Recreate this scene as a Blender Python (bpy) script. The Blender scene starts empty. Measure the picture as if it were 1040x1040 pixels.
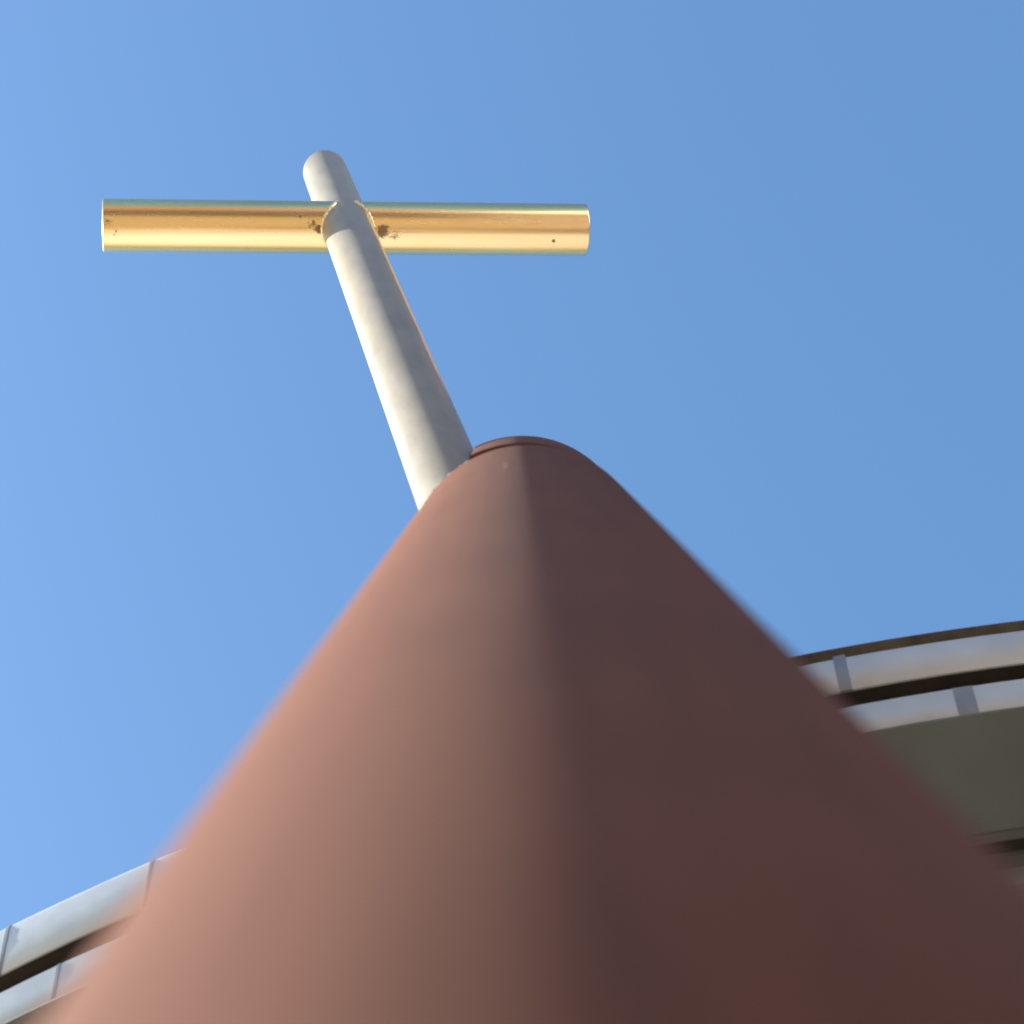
import bpy, bmesh, math, random
from mathutils import Vector, Matrix
random.seed(4)
sc = bpy.context.scene
C = sc.collection
rad = math.radians

# ------------------------------------------------------------------ camera
cam_d = bpy.data.cameras.new('camera')
cam = bpy.data.objects.new('camera', cam_d)
C.objects.link(cam)
cam.matrix_world = Matrix((
    (0.9885551, 0.0090599, -0.1505878, 0.0),
    (-0.0390404, -0.9488279, -0.3133712, 0.0),
    (-0.1457210, 0.3156637, -0.9376150, 1.6),
    (0, 0, 0, 1)))
# the columns are the camera's own right / up / back directions
cam_d.sensor_width = 36.0
cam_d.lens = 83.08
cam_d.clip_start = 0.02
cam_d.clip_end = 3000.0
cam_d.dof.use_dof = True
cam_d.dof.focus_distance = 6.9
cam_d.dof.aperture_fstop = 4.1
cam_d.dof.aperture_blades = 9
sc.camera = cam

# ------------------------------------------------------------------ light
SUN_EL, SUN_AZ = rad(27.5), rad(167.8)
sun_dir = Vector((math.cos(SUN_EL) * math.cos(SUN_AZ), math.cos(SUN_EL) * math.sin(SUN_AZ), math.sin(SUN_EL)))
w = bpy.data.worlds.new('World')
sc.world = w
w.use_nodes = True
nt = w.node_tree
sky = nt.nodes.new('ShaderNodeTexSky')
sky.sky_type = 'NISHITA'
sky.sun_disc = False
sky.sun_elevation = SUN_EL
sky.sun_rotation = math.atan2(sun_dir.x, sun_dir.y)
sky.altitude = 200
sky.air_density = 2.2
sky.dust_density = 4.5
sky.ozone_density = 9.5
nt.links.new(sky.outputs[0], nt.nodes['Background'].inputs[0])
nt.nodes['Background'].inputs[1].default_value = 0.06
sun_d = bpy.data.lights.new('sun', 'SUN')
sun_d.energy = 3.8
sun_d.angle = rad(0.53)
sun_d.color = (1.0, 0.94, 0.83)
sun = bpy.data.objects.new('sun', sun_d)
C.objects.link(sun)
sun.rotation_euler = sun_dir.to_track_quat('Z', 'Y').to_euler()
sun.location = (-20, 5, 15)
sc.view_settings.view_transform = 'Standard'
sc.view_settings.look = 'None'
sc.view_settings.gamma = 1.0
sc.view_settings.exposure = 2.27
sc.cycles.max_bounces = 10
sc.cycles.use_denoising = True

# ------------------------------------------------------------------ helpers
def nodes_of(name):
    m = bpy.data.materials.new(name)
    m.use_nodes = True
    t = m.node_tree
    return m, t, t.nodes['Principled BSDF'], t.nodes, t.links

def rgb(c): return (c[0], c[1], c[2], 1.0)

def noisy(name, c1, c2, scale, rough=(0.5, 0.6), metallic=0.0, bump=0.0, bump_scale=None, stretch=(1, 1, 1), detail=6, spec=None, coat=0.0):
    m, t, p, N, L = nodes_of(name)
    tc = N.new('ShaderNodeTexCoord')
    mp = N.new('ShaderNodeMapping'); mp.inputs['Scale'].default_value = stretch
    L.new(tc.outputs['Object'], mp.inputs['Vector'])
    n = N.new('ShaderNodeTexNoise'); n.inputs['Scale'].default_value = scale; n.inputs['Detail'].default_value = detail
    L.new(mp.outputs[0], n.inputs['Vector'])
    r = N.new('ShaderNodeValToRGB')
    r.color_ramp.elements[0].position = 0.32; r.color_ramp.elements[0].color = rgb(c1)
    r.color_ramp.elements[1].position = 0.68; r.color_ramp.elements[1].color = rgb(c2)
    L.new(n.outputs['Fac'], r.inputs[0])
    L.new(r.outputs[0], p.inputs['Base Color'])
    mr = N.new('ShaderNodeMapRange'); mr.inputs['To Min'].default_value = rough[0]; mr.inputs['To Max'].default_value = rough[1]
    L.new(n.outputs['Fac'], mr.inputs['Value']); L.new(mr.outputs[0], p.inputs['Roughness'])
    p.inputs['Metallic'].default_value = metallic
    if spec is not None: p.inputs['Specular IOR Level'].default_value = spec
    if coat: p.inputs['Coat Weight'].default_value = coat; p.inputs['Coat Roughness'].default_value = 0.4
    if bump:
        n2 = N.new('ShaderNodeTexNoise'); n2.inputs['Scale'].default_value = bump_scale or scale * 8; n2.inputs['Detail'].default_value = 4
        L.new(mp.outputs[0], n2.inputs['Vector'])
        b = N.new('ShaderNodeBump'); b.inputs['Strength'].default_value = bump; b.inputs['Distance'].default_value = 0.01
        L.new(n2.outputs['Fac'], b.inputs['Height']); L.new(b.outputs[0], p.inputs['Normal'])
    return m

def obj(name, bm, mat, parent=None, smooth=True, sharp=35):
    bmesh.ops.recalc_face_normals(bm, faces=bm.faces[:])
    me = bpy.data.meshes.new(name)
    bm.to_mesh(me); bm.free()
    if smooth:
        for f in me.polygons: f.use_smooth = True
        me.set_sharp_from_angle(angle=rad(sharp))
    me.materials.append(mat)
    o = bpy.data.objects.new(name, me)
    C.objects.link(o)
    if parent: o.parent = parent
    return o

def thing(name, label, cat, mw=None):
    o = bpy.data.objects.new(name, None)
    C.objects.link(o)
    if mw is not None: o.matrix_world = mw
    o.empty_display_size = 0.3
    o['label'] = label; o['category'] = cat
    return o

def lathe(bm, prof, seg=160, a0=0.0, a1=None, closed_prof=False, dh=None):
    """revolve (radius, height) points about local Z; a0..a1 in radians for an open arc"""
    full = a1 is None
    n = seg if full else seg + 1
    rings = []
    for i in range(n):
        a = a0 + (2 * math.pi if full else (a1 - a0)) * i / seg
        rings.append([bm.verts.new((r * math.cos(a), r * math.sin(a), h)) for r, h in prof])
    m = len(prof)
    for i in range(seg):
        A = rings[i]; B = rings[(i + 1) % n]
        for j in range(m if closed_prof else m - 1):
            k = (j + 1) % m
            bm.faces.new((A[j], B[j], B[k], A[k]))
    if closed_prof and not full:
        bm.faces.new(rings[0]); bm.faces.new(rings[-1][::-1])
    return rings

def cyl(bm, r, z0, z1, seg=128, ch0=0.0, ch1=0.0, dome=0.0):
    """closed cylinder on local Z with small rounded edges"""
    prof = []
    if ch0:
        for k in range(5):
            a = math.pi / 2 * k / 4
            prof.append((r - ch0 + ch0 * math.sin(a), z0 + ch0 - ch0 * math.cos(a)))
    else: prof.append((r, z0))
    if ch1:
        for k in range(5):
            a = math.pi / 2 * k / 4
            prof.append((r - ch1 + ch1 * math.cos(a), z1 - ch1 + ch1 * math.sin(a)))
    else: prof.append((r, z1))
    rings = lathe(bm, prof, seg)
    bm.faces.new([q[0] for q in rings][::-1]); bm.faces.new([q[-1] for q in rings])

def box(bm, x0, x1, y0, y1, z0, z1, mat=None):
    v = [bm.verts.new((x, y, z)) for x in (x0, x1) for y in (y0, y1) for z in (z0, z1)]
    if mat is not None:
        for q in v: q.co = mat @ q.co
    for f in ((0, 1, 3, 2), (4, 6, 7, 5), (0, 4, 5, 1), (2, 3, 7, 6), (0, 2, 6, 4), (1, 5, 7, 3)):
        bm.faces.new([v[i] for i in f])

def tube(bm, pts, r, seg=10):
    rings = []
    for i, p in enumerate(pts):
        d = (pts[min(i + 1, len(pts) - 1)] - pts[max(i - 1, 0)]).normalized()
        u = d.cross(Vector((0.31, 0.2, 0.93))).normalized(); v = d.cross(u)
        rr = r * (1 + 0.16 * math.sin(i * 1.7) + 0.1 * math.sin(i * 0.63))
        rings.append([bm.verts.new(p + (u * math.cos(2 * math.pi * k / seg) + v * math.sin(2 * math.pi * k / seg)) * rr) for k in range(seg)])
    for A, B in zip(rings, rings[1:]):
        for k in range(seg):
            bm.faces.new((A[k], A[(k + 1) % seg], B[(k + 1) % seg], B[k]))
    bm.faces.new(rings[0][::-1]); bm.faces.new(rings[-1])

# ------------------------------------------------------------------ materials
def mat_column():
    m, t, p, N, L = nodes_of('red_brown_paint')
    tc = N.new('ShaderNodeTexCoord')
    n = N.new('ShaderNodeTexNoise'); n.inputs['Scale'].default_value = 5; n.inputs['Detail'].default_value = 7
    L.new(tc.outputs['Object'], n.inputs['Vector'])
    r = N.new('ShaderNodeValToRGB')
    r.color_ramp.elements[0].position = 0.3; r.color_ramp.elements[0].color = rgb((0.116, 0.048, 0.030))
    r.color_ramp.elements[1].position = 0.7; r.color_ramp.elements[1].color = rgb((0.131, 0.0555, 0.035))
    L.new(n.outputs['Fac'], r.inputs[0])
    ms = N.new('ShaderNodeMapping'); ms.inputs['Scale'].default_value = (1, 1, 0.05)
    L.new(tc.outputs['Object'], ms.inputs['Vector'])
    ns = N.new('ShaderNodeTexNoise'); ns.inputs['Scale'].default_value = 45; ns.inputs['Detail'].default_value = 6
    L.new(ms.outputs[0], ns.inputs['Vector'])
    rs = N.new('ShaderNodeMapRange'); rs.inputs['From Min'].default_value = 0.3; rs.inputs['From Max'].default_value = 0.7
    rs.inputs['To Min'].default_value = 0.90; rs.inputs['To Max'].default_value = 1.08
    L.new(ns.outputs['Fac'], rs.inputs['Value'])
    st = N.new('ShaderNodeVectorMath'); st.operation = 'SCALE'
    L.new(r.outputs[0], st.inputs[0]); L.new(rs.outputs[0], st.inputs['Scale'])
    # one small pale paint chip with a run below it, near the head of the shaft
    sub = N.new('ShaderNodeVectorMath'); sub.operation = 'SUBTRACT'; sub.inputs[1].default_value = CHIP
    L.new(tc.outputs['Object'], sub.inputs[0])
    sca = N.new('ShaderNodeVectorMath'); sca.operation = 'MULTIPLY'; sca.inputs[1].default_value = (1, 1, 0.03)
    L.new(sub.outputs[0], sca.inputs[0])
    ln = N.new('ShaderNodeVectorMath'); ln.operation = 'LENGTH'
    L.new(sca.outputs[0], ln.inputs[0])
    cm = N.new('ShaderNodeMapRange'); cm.inputs['From Min'].default_value = 0.0012; cm.inputs['From Max'].default_value = 0.0034
    cm.inputs['To Min'].default_value = 0.5; cm.inputs['To Max'].default_value = 0.0
    L.new(ln.outputs['Value'], cm.inputs['Value'])
    mx = N.new('ShaderNodeMix'); mx.data_type = 'RGBA'
    L.new(cm.outputs[0], mx.inputs[0]); L.new(st.outputs[0], mx.inputs[6]); mx.inputs[7].default_value = rgb((0.42, 0.32, 0.27))
    L.new(mx.outputs[2], p.inputs['Base Color'])
    p.inputs['Roughness'].default_value = 0.85
    p.inputs['Diffuse Roughness'].default_value = 0.2
    p.inputs['Specular IOR Level'].default_value = 0.15
    n2 = N.new('ShaderNodeTexNoise'); n2.inputs['Scale'].default_value = 260; n2.inputs['Detail'].default_value = 3
    L.new(tc.outputs['Object'], n2.inputs['Vector'])
    b = N.new('ShaderNodeBump'); b.inputs['Strength'].default_value = 0.12; b.inputs['Distance'].default_value = 0.002
    L.new(n2.outputs['Fac'], b.inputs['Height']); L.new(b.outputs[0], p.inputs['Normal'])
    return m

def mat_gold(stains):
    m, t, p, N, L = nodes_of('polished_gilding')
    tc = N.new('ShaderNodeTexCoord')
    mp = N.new('ShaderNodeMapping'); mp.inputs['Scale'].default_value = (0.6, 9, 9)
    L.new(tc.outputs['Object'], mp.inputs['Vector'])
    n = N.new('ShaderNodeTexNoise'); n.inputs['Scale'].default_value = 2.2; n.inputs['Detail'].default_value = 6
    L.new(mp.outputs[0], n.inputs['Vector'])
    r = N.new('ShaderNodeValToRGB')
    r.color_ramp.elements[0].position = 0.3; r.color_ramp.elements[0].color = rgb((0.88, 0.61, 0.28))
    r.color_ramp.elements[1].position = 0.7; r.color_ramp.elements[1].color = rgb((0.95, 0.72, 0.39))
    L.new(n.outputs['Fac'], r.inputs[0])
    n3 = N.new('ShaderNodeTexNoise'); n3.inputs['Scale'].default_value = 70; n3.inputs['Detail'].default_value = 6; n3.inputs['Roughness'].default_value = 0.75
    L.new(tc.outputs['Object'], n3.inputs['Vector'])
    acc = None
    for (pos, rr, thr) in stains:
        s = N.new('ShaderNodeVectorMath'); s.operation = 'DISTANCE'; s.inputs[1].default_value = pos
        L.new(tc.outputs['Object'], s.inputs[0])
        a = N.new('ShaderNodeMapRange'); a.inputs['From Min'].default_value = 0; a.inputs['From Max'].default_value = rr
        a.inputs['To Min'].default_value = thr; a.inputs['To Max'].default_value = -0.42
        L.new(s.outputs['Value'], a.inputs['Value'])
        q = N.new('ShaderNodeMath'); q.operation = 'ADD'
        L.new(a.outputs[0], q.inputs[0]); L.new(n3.outputs['Fac'], q.inputs[1])
        if acc is None: acc = q
        else:
            mxm = N.new('ShaderNodeMath'); mxm.operation = 'MAXIMUM'
            L.new(acc.outputs[0], mxm.inputs[0]); L.new(q.outputs[0], mxm.inputs[1]); acc = mxm
    st = N.new('ShaderNodeMapRange'); st.inputs['From Min'].default_value = 0.46; st.inputs['From Max'].default_value = 0.62
    st.inputs['To Max'].default_value = 0.85
    L.new(acc.outputs[0], st.inputs['Value'])
    mx = N.new('ShaderNodeMix'); mx.data_type = 'RGBA'
    L.new(st.outputs[0], mx.inputs[0]); L.new(r.outputs[0], mx.inputs[6]); mx.inputs[7].default_value = rgb((0.12, 0.07, 0.035))
    L.new(mx.outputs[2], p.inputs['Base Color'])
    mt = N.new('ShaderNodeMapRange'); mt.inputs['To Min'].default_value = 1.0; mt.inputs['To Max'].default_value = 0.15
    L.new(st.outputs[0], mt.inputs['Value']); L.new(mt.outputs[0], p.inputs['Metallic'])
    ro = N.new('ShaderNodeMapRange'); ro.inputs['To Min'].default_value = 0.18; ro.inputs['To Max'].default_value = 0.34
    L.new(n.outputs['Fac'], ro.inputs['Value'])
    ro2 = N.new('ShaderNodeMath'); ro2.operation = 'MULTIPLY_ADD'; ro2.inputs[1].default_value = 0.45
    L.new(st.outputs[0], ro2.inputs[0]); L.new(ro.outputs[0], ro2.inputs[2])
    L.new(ro2.outputs[0], p.inputs['Roughness'])
    return m

def mat_pole():
    m, t, p, N, L = nodes_of('ivory_coating')
    tc = N.new('ShaderNodeTexCoord')
    mp = N.new('ShaderNodeMapping'); mp.inputs['Scale'].default_value = (1, 1, 0.35)
    L.new(tc.outputs['Object'], mp.inputs['Vector'])
    n = N.new('ShaderNodeTexNoise'); n.inputs['Scale'].default_value = 14; n.inputs['Detail'].default_value = 8; n.inputs['Roughness'].default_value = 0.6
    L.new(mp.outputs[0], n.inputs['Vector'])
    r = N.new('ShaderNodeValToRGB')
    r.color_ramp.elements[0].position = 0.28; r.color_ramp.elements[0].color = rgb((0.19, 0.175, 0.142))
    r.color_ramp.elements[1].position = 0.62; r.color_ramp.elements[1].color = rgb((0.25, 0.232, 0.192))
    L.new(n.outputs['Fac'], r.inputs[0])
    # orange lens fringe, painted into the base colour along the right flank
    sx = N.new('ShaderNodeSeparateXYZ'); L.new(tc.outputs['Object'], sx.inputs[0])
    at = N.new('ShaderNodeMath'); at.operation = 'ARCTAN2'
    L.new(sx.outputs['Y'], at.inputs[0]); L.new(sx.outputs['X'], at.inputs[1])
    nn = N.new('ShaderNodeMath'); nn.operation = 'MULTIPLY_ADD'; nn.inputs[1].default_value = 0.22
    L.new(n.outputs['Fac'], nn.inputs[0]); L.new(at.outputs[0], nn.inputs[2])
    g0 = N.new('ShaderNodeMapRange'); g0.inputs['From Min'].default_value = FRINGE0 + 0.09; g0.inputs['From Max'].default_value = FRINGE0 + 0.15
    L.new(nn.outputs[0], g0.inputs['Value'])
    g1 = N.new('ShaderNodeMapRange'); g1.inputs['From Min'].default_value = FRINGE0 + 1.3; g1.inputs['From Max'].default_value = FRINGE0 + 1.2
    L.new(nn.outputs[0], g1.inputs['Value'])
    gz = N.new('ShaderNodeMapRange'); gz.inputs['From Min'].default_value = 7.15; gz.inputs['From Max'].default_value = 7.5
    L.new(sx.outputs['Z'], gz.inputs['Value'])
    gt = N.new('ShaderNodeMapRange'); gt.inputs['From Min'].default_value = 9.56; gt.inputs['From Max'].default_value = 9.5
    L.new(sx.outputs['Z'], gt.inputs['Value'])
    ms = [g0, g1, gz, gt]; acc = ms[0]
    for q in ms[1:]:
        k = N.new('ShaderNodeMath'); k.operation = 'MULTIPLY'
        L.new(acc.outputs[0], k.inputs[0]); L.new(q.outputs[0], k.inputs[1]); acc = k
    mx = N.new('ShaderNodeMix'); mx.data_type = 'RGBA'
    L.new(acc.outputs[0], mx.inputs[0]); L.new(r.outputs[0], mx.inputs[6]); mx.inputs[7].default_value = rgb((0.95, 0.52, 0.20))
    L.new(mx.outputs[2], p.inputs['Base Color'])
    p.inputs['Roughness'].default_value = 0.42
    p.inputs['Diffuse Roughness'].default_value = 0.3
    p.inputs['Specular IOR Level'].default_value = 0.4
    b = N.new('ShaderNodeBump'); b.inputs['Strength'].default_value = 0.10; b.inputs['Distance'].default_value = 0.004
    L.new(n.outputs['Fac'], b.inputs['Height']); L.new(b.outputs[0], p.inputs['Normal'])
    return m

CHIP = (0.0259, 0.2487, 5.30)
FRINGE0 = -0.80

M_zinc = noisy('weathered_zinc', (0.47, 0.51, 0.54), (0.60, 0.64, 0.665), 4, (0.24, 0.38), 0.38, 0.08, 14, (1, 1, 1.6))
M_sleeve = noisy('dull_zinc', (0.22, 0.26, 0.31), (0.30, 0.34, 0.39), 9, (0.4, 0.5), 0.5)
M_strip = noisy('dark_brown_strip', (0.045, 0.036, 0.024), (0.10, 0.075, 0.045), 22, (0.8, 0.95), 0, 0.5, 70)
M_gap = noisy('shadow_gap_fill', (0.030, 0.025, 0.018), (0.055, 0.045, 0.032), 12, (0.75, 0.9))  # near-black, paints the shadow into the recess between the gutters
M_soffit = noisy('soffit_board', (0.122, 0.146, 0.15), (0.162, 0.192, 0.196), 2.6, (0.75, 0.9), 0, 0.1, 40)
M_trim = noisy('grey_trim', (0.11, 0.12, 0.118), (0.15, 0.16, 0.157), 6, (0.6, 0.8))
M_white = noisy('white_paint', (0.70, 0.70, 0.70), (0.80, 0.80, 0.79), 5, (0.4, 0.5))
M_wall = noisy('pale_render', (0.30, 0.225, 0.19), (0.38, 0.29, 0.25), 1.4, (0.8, 0.95), 0, 0.3, 60)
M_plinth = noisy('stone_plinth', (0.24, 0.22, 0.20), (0.34, 0.32, 0.29), 5, (0.7, 0.9), 0, 0.3, 40)
M_door = noisy('oak_door', (0.16, 0.085, 0.045), (0.24, 0.13, 0.07), 6, (0.45, 0.6), 0, 0.15, 30, (6, 6, 0.6))
M_steel = noisy('brushed_steel', (0.50, 0.50, 0.50), (0.60, 0.60, 0.60), 30, (0.25, 0.35), 1.0)
M_roof = noisy('pale_roof_membrane', (0.34, 0.335, 0.33), (0.40, 0.395, 0.39), 1.5, (0.6, 0.8))
M_slate = noisy('slate', (0.07, 0.075, 0.085), (0.12, 0.125, 0.135), 3, (0.5, 0.7), 0, 0.3, 30)
m, t, p, N, L = nodes_of('window_glass')
p.inputs['Base Color'].default_value = rgb((0.05, 0.06, 0.065)); p.inputs['Roughness'].default_value = 0.05
M_glass = m

m, t, p, N, L = nodes_of('paving')
tc = N.new('ShaderNodeTexCoord')
bk = N.new('ShaderNodeTexBrick'); bk.inputs['Scale'].default_value = 1.0
bk.inputs['Brick Width'].default_value = 0.6; bk.inputs['Row Height'].default_value = 0.4; bk.inputs['Mortar Size'].default_value = 0.008
bk.inputs['Color1'].default_value = rgb((0.26, 0.205, 0.13)); bk.inputs['Color2'].default_value = rgb((0.22, 0.172, 0.11)); bk.inputs['Mortar'].default_value = rgb((0.16, 0.15, 0.13))
L.new(tc.outputs['Object'], bk.inputs['Vector'])
nz = N.new('ShaderNodeTexNoise'); nz.inputs['Scale'].default_value = 0.6; nz.inputs['Detail'].default_value = 8
L.new(tc.outputs['Object'], nz.inputs['Vector'])
mx = N.new('ShaderNodeMix'); mx.data_type = 'RGBA'; mx.blend_type = 'MULTIPLY'; mx.inputs[0].default_value = 0.15
L.new(bk.outputs[0], mx.inputs[6]); L.new(nz.outputs['Fac'], mx.inputs[7]); L.new(mx.outputs[2], p.inputs['Base Color'])
p.inputs['Roughness'].default_value = 0.9
M_paving = m

M_concrete = noisy('pale_concrete', (0.34, 0.32, 0.29), (0.40, 0.38, 0.35), 2.5, (0.8, 0.95), 0, 0.2, 60)
# ------------------------------------------------------------------ ground
bm = bmesh.new()
lathe(bm, [(0.5, 0), (30, 0), (120, 0), (1500, 0)], 96)
bmesh.ops.contextual_create(bm, geom=[e for e in bm.edges if e.is_boundary and e.verts[0].co.length < 1])
g = obj('ground', bm, M_paving, None, False)
g['kind'] = 'structure'
bm = bmesh.new()
lathe(bm, [(5.8, 0.004), (7.4, 0.004)], 200)
pth = obj('bounce_ring', bm, M_concrete, None, False)  # unseen pale ring, added to brighten the reflection in the gold arm
pth['kind'] = 'structure'
pth.location = (2.6366, 8.3319, 0)

# ------------------------------------------------------------------ round building
HUB = Vector((2.6366, 8.3319, 0))
bld = thing('round_building', 'low round building with two pale zinc gutter bands at its eaves, behind the leaning pillar', 'building', Matrix.Translation(HUB))
bld['kind'] = 'thing'

bm = bmesh.new()
lathe(bm, [(6.035, 0.4), (6.035, 5.94), (6.042, 5.95), (6.042, 5.98)], 240)
obj('wall', bm, M_wall, bld)
bm = bmesh.new()
lathe(bm, [(6.062, 5.98), (6.068, 5.99), (6.068, 6.04), (6.0, 6.04), (6.0, 5.98)], 240, closed_prof=True)
obj('string_course', bm, M_sleeve, bld)
bm = bmesh.new()
lathe(bm, [(6.052, 6.042), (6.052, 6.142), (5.9, 6.142), (5.9, 6.042)], 240, closed_prof=True)
obj('frieze', bm, M_trim, bld)
bm = bmesh.new()
lathe(bm, [(6.0, 0), (6.10, 0), (6.10, 0.37), (6.08, 0.4), (6.0, 0.4)], 200, closed_prof=True)
obj('plinth', bm, M_plinth, bld)
bm = bmesh.new()
lathe(bm, [(6.1176, 6.1240), (6.4020, 6.1324), (6.4020, 6.1408), (6.1176, 6.1408)], 240, closed_prof=True)
obj('soffit', bm, M_soffit, bld)
bm = bmesh.new()
lathe(bm, [(6.0960, 6.1144), (6.1164, 6.1144), (6.1164, 6.1408), (6.0960, 6.1408)], 240, closed_prof=True)
obj('soffit_trim', bm, M_trim, bld)
bm = bmesh.new()
lathe(bm, [(6.0480, 6.1432), (6.3780, 6.1432), (6.3780, 6.2950), (6.4332, 6.2950), (6.4332, 6.3910), (6.0480, 6.3910)], 240, closed_prof=True)
obj('shadow_gap_board', bm, M_gap, bld)
bm = bmesh.new()
lathe(bm, [(6.40, 6.402), (6.47, 6.404), (6.43, 6.415), (3.0, 6.80), (0.0, 7.15)], 200)
bmesh.ops.remove_doubles(bm, verts=bm.verts[:], dist=1e-4)
obj('roof', bm, M_roof, bld)

UP = [(6.4806, 6.4000), (6.4827, 6.3964), (6.4824, 6.3880), (6.4656, 6.3400), (6.4452, 6.2830), (6.4416, 6.2788), (6.4368, 6.2800), (6.4347, 6.3940)]
LO = [(6.4128, 6.2332), (6.4236, 6.2332), (6.4260, 6.2284), (6.4122, 6.1864), (6.3984, 6.1456), (6.3948, 6.1414), (6.3870, 6.1432), (6.3840, 6.2332)]
TOPSTRIP = [(6.4902, 6.4036), (6.4896, 6.3940), (6.4788, 6.3748), (6.4716, 6.3736), (6.4716, 6.4036)]

def ring_part(name, prof, mat):
    b_ = bmesh.new(); lathe(b_, prof, 360, closed_prof=True)
    return obj(name, b_, mat, bld)
up = ring_part('upper_gutter', UP, M_zinc)
lo = ring_part('lower_gutter', LO, M_zinc)

def strip_piece(name, prof, out, az0, az1, mat, parent, skew=0.0):
    """a sleeve that wraps the outer face of a gutter, between two azimuths"""
    b_ = bmesh.new()
    hs = [h for r, h in prof]; h0, h1 = min(hs), max(hs)
    inner = [(r - 0.004, h) for r, h in prof]; outer = [(r + out, h - out * 0.4) for r, h in prof]
    n = 4; rows = []
    for i in range(n + 1):
        a = rad(az0 + (az1 - az0) * i / n)
        rows.append([b_.verts.new((r * math.cos(a + skew * (h - h0)), r * math.sin(a + skew * (h - h0)), h)) for r, h in outer + inner[::-1]])
    k = len(rows[0])
    for A, B in zip(rows, rows[1:]):
        for j in range(k):
            b_.faces.new((A[j], B[j], B[(j + 1) % k], A[(j + 1) % k]))
    b_.faces.new(rows[0]); b_.faces.new(rows[-1][::-1])
    return obj(name, b_, mat, parent)

up_face = UP[:6]; lo_face = LO[1:6]
for a, wd in ((-117.15, 0.07), (-114.05, 0.06), (-110.4, 0.07), (-107.1, 0.07), (-103.5, 0.07), (-99.87, 0.25), (-92.3, 0.24), (-88.6, 0.24), (-121.0, 0.07), (-124.6, 0.07), (-84.9, 0.24)):
    strip_piece('joint_sleeve', up_face, 0.002, a - (0.35 if a < -106 else 0.13) - wd / 2, a - (0.35 if a < -106 else 0.13) + wd / 2, M_sleeve, up, rad(2.9 if a < -106 else 1.3))
for a, wd in ((-116.3, 0.07), (-112.8, 0.07), (-109.2, 0.07), (-105.5, 0.07), (-101.8, 0.2), (-97.82, 0.40), (-94.1, 0.3), (-90.3, 0.3), (-119.9, 0.07), (-123.4, 0.07), (-86.5, 0.3)):
    strip_piece('joint_sleeve', lo_face, 0.002, a - (0.22 if a < -106 else 0.08) - wd / 2, a - (0.22 if a < -106 else 0.08) + wd / 2, M_sleeve, lo, rad(2.9 if a < -106 else 1.3))
# dark brown strip along the roof edge, over one part of the ring only
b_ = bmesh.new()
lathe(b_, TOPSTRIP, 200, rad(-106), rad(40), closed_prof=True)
obj('edge_strip', b_, M_strip, bld)

# windows and door of the building: tall round-headed-free openings, each with frame, panes and sill
def polar(a, r, z):  # local frame on the wall: x tangential, y outwards, z up
    a = rad(a)
    return Matrix.Translation((r * math.cos(a), r * math.sin(a), z)) @ Matrix.Rotation(a - math.pi / 2, 4, 'Z')
def window(a, z0, z1, wd):
    M = polar(a, 6.035, 0)
    b_ = bmesh.new()
    hw = wd / 2; fr = 0.07
    box(b_, -hw, -hw + fr, -0.10, 0.035, z0, z1, M); box(b_, hw - fr, hw, -0.10, 0.035, z0, z1, M)
    box(b_, -hw + fr, hw - fr, -0.10, 0.033, z1 - fr, z1, M); box(b_, -hw + fr, hw - fr, -0.10, 0.033, z0, z0 + fr, M)
    box(b_, -0.025, 0.025, -0.10, 0.025, z0 + fr, z1 - fr, M)
    zc = z0 + (z1 - z0) * 0.62
    box(b_, -hw + fr, -0.025, -0.10, 0.022, zc - 0.025, zc + 0.025, M); box(b_, 0.025, hw - fr, -0.10, 0.022, zc - 0.025, zc + 0.025, M)
    wn = obj('window', b_, M_white, bld, False)
    b_ = bmesh.new(); box(b_, -hw + fr, hw - fr, -0.02, 0.008, z0 + fr, z1 - fr, M); obj('pane', b_, M_glass, wn, False)
    b_ = bmesh.new(); box(b_, -hw - 0.06, hw + 0.06, -0.05, 0.10, z0 - 0.06, z0 - 0.002, M); obj('sill', b_, M_plinth, wn, False)
for a in (-160, -137, -91, -68, -45):
    window(a, 1.3, 3.9, 1.05)
M = polar(-114, 6.035, 0)
b_ = bmesh.new(); box(b_, -0.8, 0.8, -0.05, 0.16, 0.02, 2.5, M); dr = obj('door', b_, M_door, bld, False)
b_ = bmesh.new(); box(b_, -0.9, -0.802, -0.05, 0.2, 0, 2.6, M); box(b_, 0.802, 0.9, -0.05, 0.2, 0, 2.6, M); box(b_, -0.802, 0.802, -0.05, 0.2, 2.502, 2.6, M)
obj('frame', b_, M_plinth, dr, False)
b_ = bmesh.new(); box(b_, 0.08, 0.12, 0.16, 0.22, 0.95, 1.35, M); obj('handle', b_, M_steel, dr, False)

# ------------------------------------------------------------------ leaning pillar
XC = Vector((-0.98562, 0.11247, 0.12608)); YC = Vector((-0.07442, -0.95894, 0.27368)); ZC = Vector((0.15168, 0.26036, 0.95352))
XC = YC.cross(ZC).normalized(); YC = ZC.cross(XC).normalized(); ZC.normalize()
BASE = Vector((-0.20758, -0.04390, 0))
MC = Matrix.Translation(BASE) @ Matrix((XC, YC, ZC)).transposed().to_4x4()
R0, RD, ZJ, ZT = 0.25, 0.2490, 6.365, 7.0
OX, OY = 0.01015, 0.0054      # the head sits slightly off centre, overhanging on the sunny side
M_col = mat_column()
pil = thing('leaning_pillar', 'thick leaning red brown steel pillar with a notched head, holding up the cross', 'pillar', MC)
b_ = bmesh.new(); cyl(b_, R0, -0.09, ZJ, 256, 0, 0.002)
obj('shaft', b_, M_col, pil)

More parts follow.
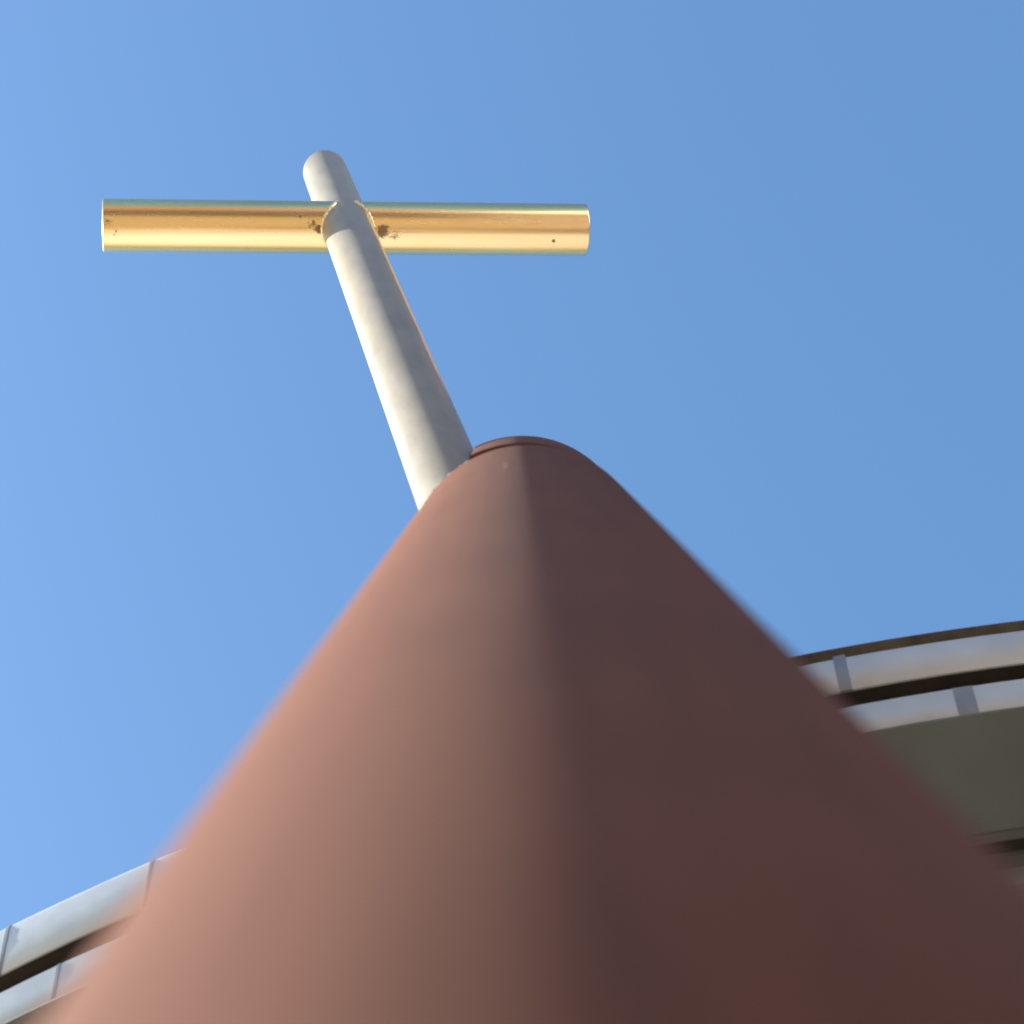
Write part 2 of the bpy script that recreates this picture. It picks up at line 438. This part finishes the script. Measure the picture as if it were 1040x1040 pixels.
# head: a drum a little wider than the shaft, slotted on one side for the upright of the cross
d = Vector((0.1322, 0.2870)).normalized(); pp = Vector((-d.y, d.x))
a0 = Vector((0.0939 - OX, 0.0097 - OY)); wv = 0.0876
def hit(side):
    q = a0 + pp * wv * side
    bb = q.dot(d); cc = q.dot(q) - RD * RD
    return q + d * (-bb + math.sqrt(bb * bb - cc))
hp = hit(1)
q = a0 - d * 0.03                    # on the other side the head is cut straight back to the rim
bb = -q.dot(pp); hm = q - pp * (-bb + math.sqrt(bb * bb - q.dot(q) + RD * RD))
ap = math.atan2(hp.y, hp.x); am = math.atan2(hm.y, hm.x)
while am < ap: am += 2 * math.pi
out = [Vector((RD * math.cos(ap + (am - ap) * i / 200), RD * math.sin(ap + (am - ap) * i / 200))) for i in range(201)]
for i in range(29):
    a = math.pi * (4 + i) / 32
    out.append(a0 - pp * wv * math.cos(a) - d * 0.094 * math.sin(a))
b_ = bmesh.new()
cen = Vector((-0.02, -0.08))
lev = [(ZJ + 0.0015, 0), (ZT - 0.004, 0), (ZT - 0.001, 0.0012), (ZT, 0.004)]
rings = []
for z, ins in lev:
    rings.append([b_.verts.new((q.x * (1 - ins / RD) + OX, q.y * (1 - ins / RD) + OY, z)) for q in out])
n = len(out)
for A, B in zip(rings, rings[1:]):
    for j in range(n):
        b_.faces.new((A[j], A[(j + 1) % n], B[(j + 1) % n], B[j]))
b_.faces.new(rings[0][::-1]); b_.faces.new(rings[-1])
obj('head_drum', b_, M_col, pil, True, 30)
M_seal = noisy('old_sealant', (0.07, 0.065, 0.045), (0.16, 0.15, 0.11), 60, (0.7, 0.9))
pts = []
for i in range(60):
    a = rad(25 + 55 * i / 59)
    pts.append(Vector(((R0 - 0.004) * math.sin(a), (R0 - 0.004) * math.cos(a), ZJ + 0.001 + 0.02 * max(0, math.sin(i * 0.55) * math.sin(i * 0.21)))))
b_ = bmesh.new(); tube(b_, pts, 0.0048, 8); obj('sealant_bead', b_, M_seal, pil)
b_ = bmesh.new(); cyl(b_, 0.40, -0.0, 0.025, 64, 0, 0.004)
bp = obj('base_plate', b_, M_plinth, pil)
bp.matrix_parent_inverse = MC.inverted()
bp.location = BASE

# ------------------------------------------------------------------ cross
PX, PY = 0.66301, 1.61874
RP, RB, ZB = 0.0836, 0.0905, 9.562
BY = 0.013
crs = thing('roof_cross', 'upright cross with ivory post and gold tube arm, standing on the head of the pillar', 'cross', Matrix.Translation((PX, PY, 0)))
def rel(o, loc):
    o.location = loc; return o
M_pole = mat_pole()
b_ = bmesh.new(); cyl(b_, RP, 5.85, 10.55, 160, 0, 0.006)
obj('post', b_, M_pole, crs)
STAINS = [((-0.80, -0.028, -0.086), 0.075, 0.05), ((-0.775, 0.0, -0.09), 0.05, 0.06), ((-0.162, -0.053, -0.0735), 0.018, 0.30),
          ((-0.117, -0.028, -0.086), 0.06, 0.14), ((-0.098, -0.010, -0.090), 0.036, 0.34), ((0.118, -0.0085, -0.090), 0.050, 0.36),
          ((0.16, 0.005, -0.090), 0.06, 0.10), ((0.707, 0.021, -0.088), 0.012, 0.55)]
M_gold = mat_gold(STAINS)
b_ = bmesh.new(); cyl(b_, RB, -0.8185, 0.8335, 192, 0.007, 0.006)
bmesh.ops.rotate(b_, verts=b_.verts[:], cent=(0, 0, 0), matrix=Matrix.Rotation(math.pi / 2, 3, 'Y'))
rel(obj('cross_arm', b_, M_gold, crs), (0, BY, ZB))
M_weld = noisy('gilded_weld', (0.85, 0.62, 0.33), (0.97, 0.80, 0.52), 40, (0.3, 0.45), 0.8)
for sgn in (-1, 1):
    pts = []
    for i in range(121):
        th = rad((-70 + 320 * i / 120) if sgn < 0 else (-45 + 270 * i / 120))      # from just right of the front, round the back, to just left of it
        x, y = RP * math.cos(th), RP * math.sin(th)
        q = RB * RB - (y - BY) ** 2
        if q < 0: continue
        pts.append(Vector((x * 1.01, y * 1.01, ZB + sgn * math.sqrt(q))))
    b_ = bmesh.new(); tube(b_, pts, 0.008, 8)
    obj('weld_bead', b_, M_weld, crs)

# ------------------------------------------------------------------ added unseen house, keeps sky light off the pillar
m, t, p, N, L = nodes_of('dark_brick')
tc = N.new('ShaderNodeTexCoord')
sp = N.new('ShaderNodeSeparateXYZ'); L.new(tc.outputs['Object'], sp.inputs[0])
ad = N.new('ShaderNodeMath'); L.new(sp.outputs['X'], ad.inputs[0]); L.new(sp.outputs['Y'], ad.inputs[1])
cb = N.new('ShaderNodeCombineXYZ'); L.new(ad.outputs[0], cb.inputs['X']); L.new(sp.outputs['Z'], cb.inputs['Y'])
bk = N.new('ShaderNodeTexBrick'); bk.inputs['Scale'].default_value = 1.0
bk.inputs['Brick Width'].default_value = 0.25; bk.inputs['Row Height'].default_value = 0.083; bk.inputs['Mortar Size'].default_value = 0.006
bk.inputs['Color1'].default_value = rgb((0.085, 0.050, 0.040)); bk.inputs['Color2'].default_value = rgb((0.055, 0.036, 0.032)); bk.inputs['Mortar'].default_value = rgb((0.10, 0.09, 0.08))
L.new(cb.outputs[0], bk.inputs['Vector']); L.new(bk.outputs[0], p.inputs['Base Color']); p.inputs['Roughness'].default_value = 0.85
M_brick = m
M_bounce = noisy('bounce_roof', (0.44, 0.50, 0.53), (0.54, 0.60, 0.62), 1.2, (0.5, 0.7))  # pale roof added to bounce sun onto the shaded side of the post
hs = thing('skyblock_house', 'added dark brick house, unseen, shading the pillar; its pale roof bounces sun onto the post', 'house', Matrix.Translation((9.2, -8.7, 0)))
hs['kind'] = 'thing'
b_ = bmesh.new(); box(b_, -4.8, 4.8, -9.3, 9.3, 0, 9.4); obj('wall', b_, M_brick, hs, False)
b_ = bmesh.new()
v = [b_.verts.new(q) for q in ((-5.0, -9.5, 9.41), (5.0, -9.5, 9.41), (5.0, 9.5, 9.41), (-5.0, 9.5, 9.41), (0, -9.5, 14.6), (0, 9.5, 14.6))]
for f in ((0, 3, 5, 4), (1, 4, 5, 2), (0, 4, 1), (3, 2, 5), (0, 1, 2, 3)): b_.faces.new([v[i] for i in f])
obj('roof', b_, M_bounce, hs, False)
for zz in (1.2, 5.0):
    for yy in (-7, -3.5, 0, 3.5, 7):
        b_ = bmesh.new()
        box(b_, -4.86, -4.7, yy - 0.6, yy - 0.53, zz, zz + 2); box(b_, -4.86, -4.7, yy + 0.53, yy + 0.6, zz, zz + 2)
        box(b_, -4.857, -4.7, yy - 0.53, yy + 0.53, zz, zz + 0.07); box(b_, -4.857, -4.7, yy - 0.53, yy + 0.53, zz + 1.93, zz + 2)
        box(b_, -4.85, -4.7, yy - 0.03, yy + 0.03, zz + 0.07, zz + 1.93)
        wn = obj('window', b_, M_white, hs, False)
        b_ = bmesh.new(); box(b_, -4.82, -4.7, yy - 0.53, yy + 0.53, zz + 0.07, zz + 1.93); obj('pane', b_, M_glass, wn, False)
        b_ = bmesh.new(); box(b_, -4.93, -4.7, yy - 0.68, yy + 0.68, zz - 0.07, zz - 0.003); obj('sill', b_, M_plinth, wn, False)

# added unseen gabled house: blocks low sky, darkens a band in the gold arm
M_tile = noisy('clay_tile', (0.17, 0.085, 0.05), (0.24, 0.13, 0.075), 4, (0.7, 0.85), 0, 0.4, 30)
h2 = thing('skyblock_gable', 'added brick house with a clay tile roof, unseen, blocking low sky across the yard', 'house', Matrix.Translation((-4.0, -16.5, 0)))
h2['kind'] = 'thing'
b_ = bmesh.new(); box(b_, -9, 8, -4, 4, 0, 8.0); obj('wall', b_, M_brick, h2, False)
b_ = bmesh.new()
v = [b_.verts.new(q) for q in ((-9.2, -4.3, 8.01), (8.2, -4.3, 8.01), (8.2, 4.3, 8.01), (-9.2, 4.3, 8.01), (-9.2, 0, 12.5), (8.2, 0, 12.5))]
for f in ((0, 1, 5, 4), (3, 4, 5, 2), (0, 4, 3), (1, 2, 5), (0, 3, 2, 1)): b_.faces.new([v[i] for i in f])
obj('roof', b_, M_tile, h2, False)
for zz in (1.0, 4.8):
    for xx in (-7, -4, -1, 2, 5):
        b_ = bmesh.new()
        box(b_, xx - 0.6, xx - 0.53, 3.9, 4.06, zz, zz + 1.8); box(b_, xx + 0.53, xx + 0.6, 3.9, 4.06, zz, zz + 1.8)
        box(b_, xx - 0.53, xx + 0.53, 3.9, 4.057, zz, zz + 0.07); box(b_, xx - 0.53, xx + 0.53, 3.9, 4.057, zz + 1.73, zz + 1.8)
        box(b_, xx - 0.03, xx + 0.03, 3.9, 4.05, zz + 0.07, zz + 1.73)
        wn = obj('window', b_, M_white, h2, False)
        b_ = bmesh.new(); box(b_, xx - 0.53, xx + 0.53, 3.9, 4.02, zz + 0.07, zz + 1.73); obj('pane', b_, M_glass, wn, False)
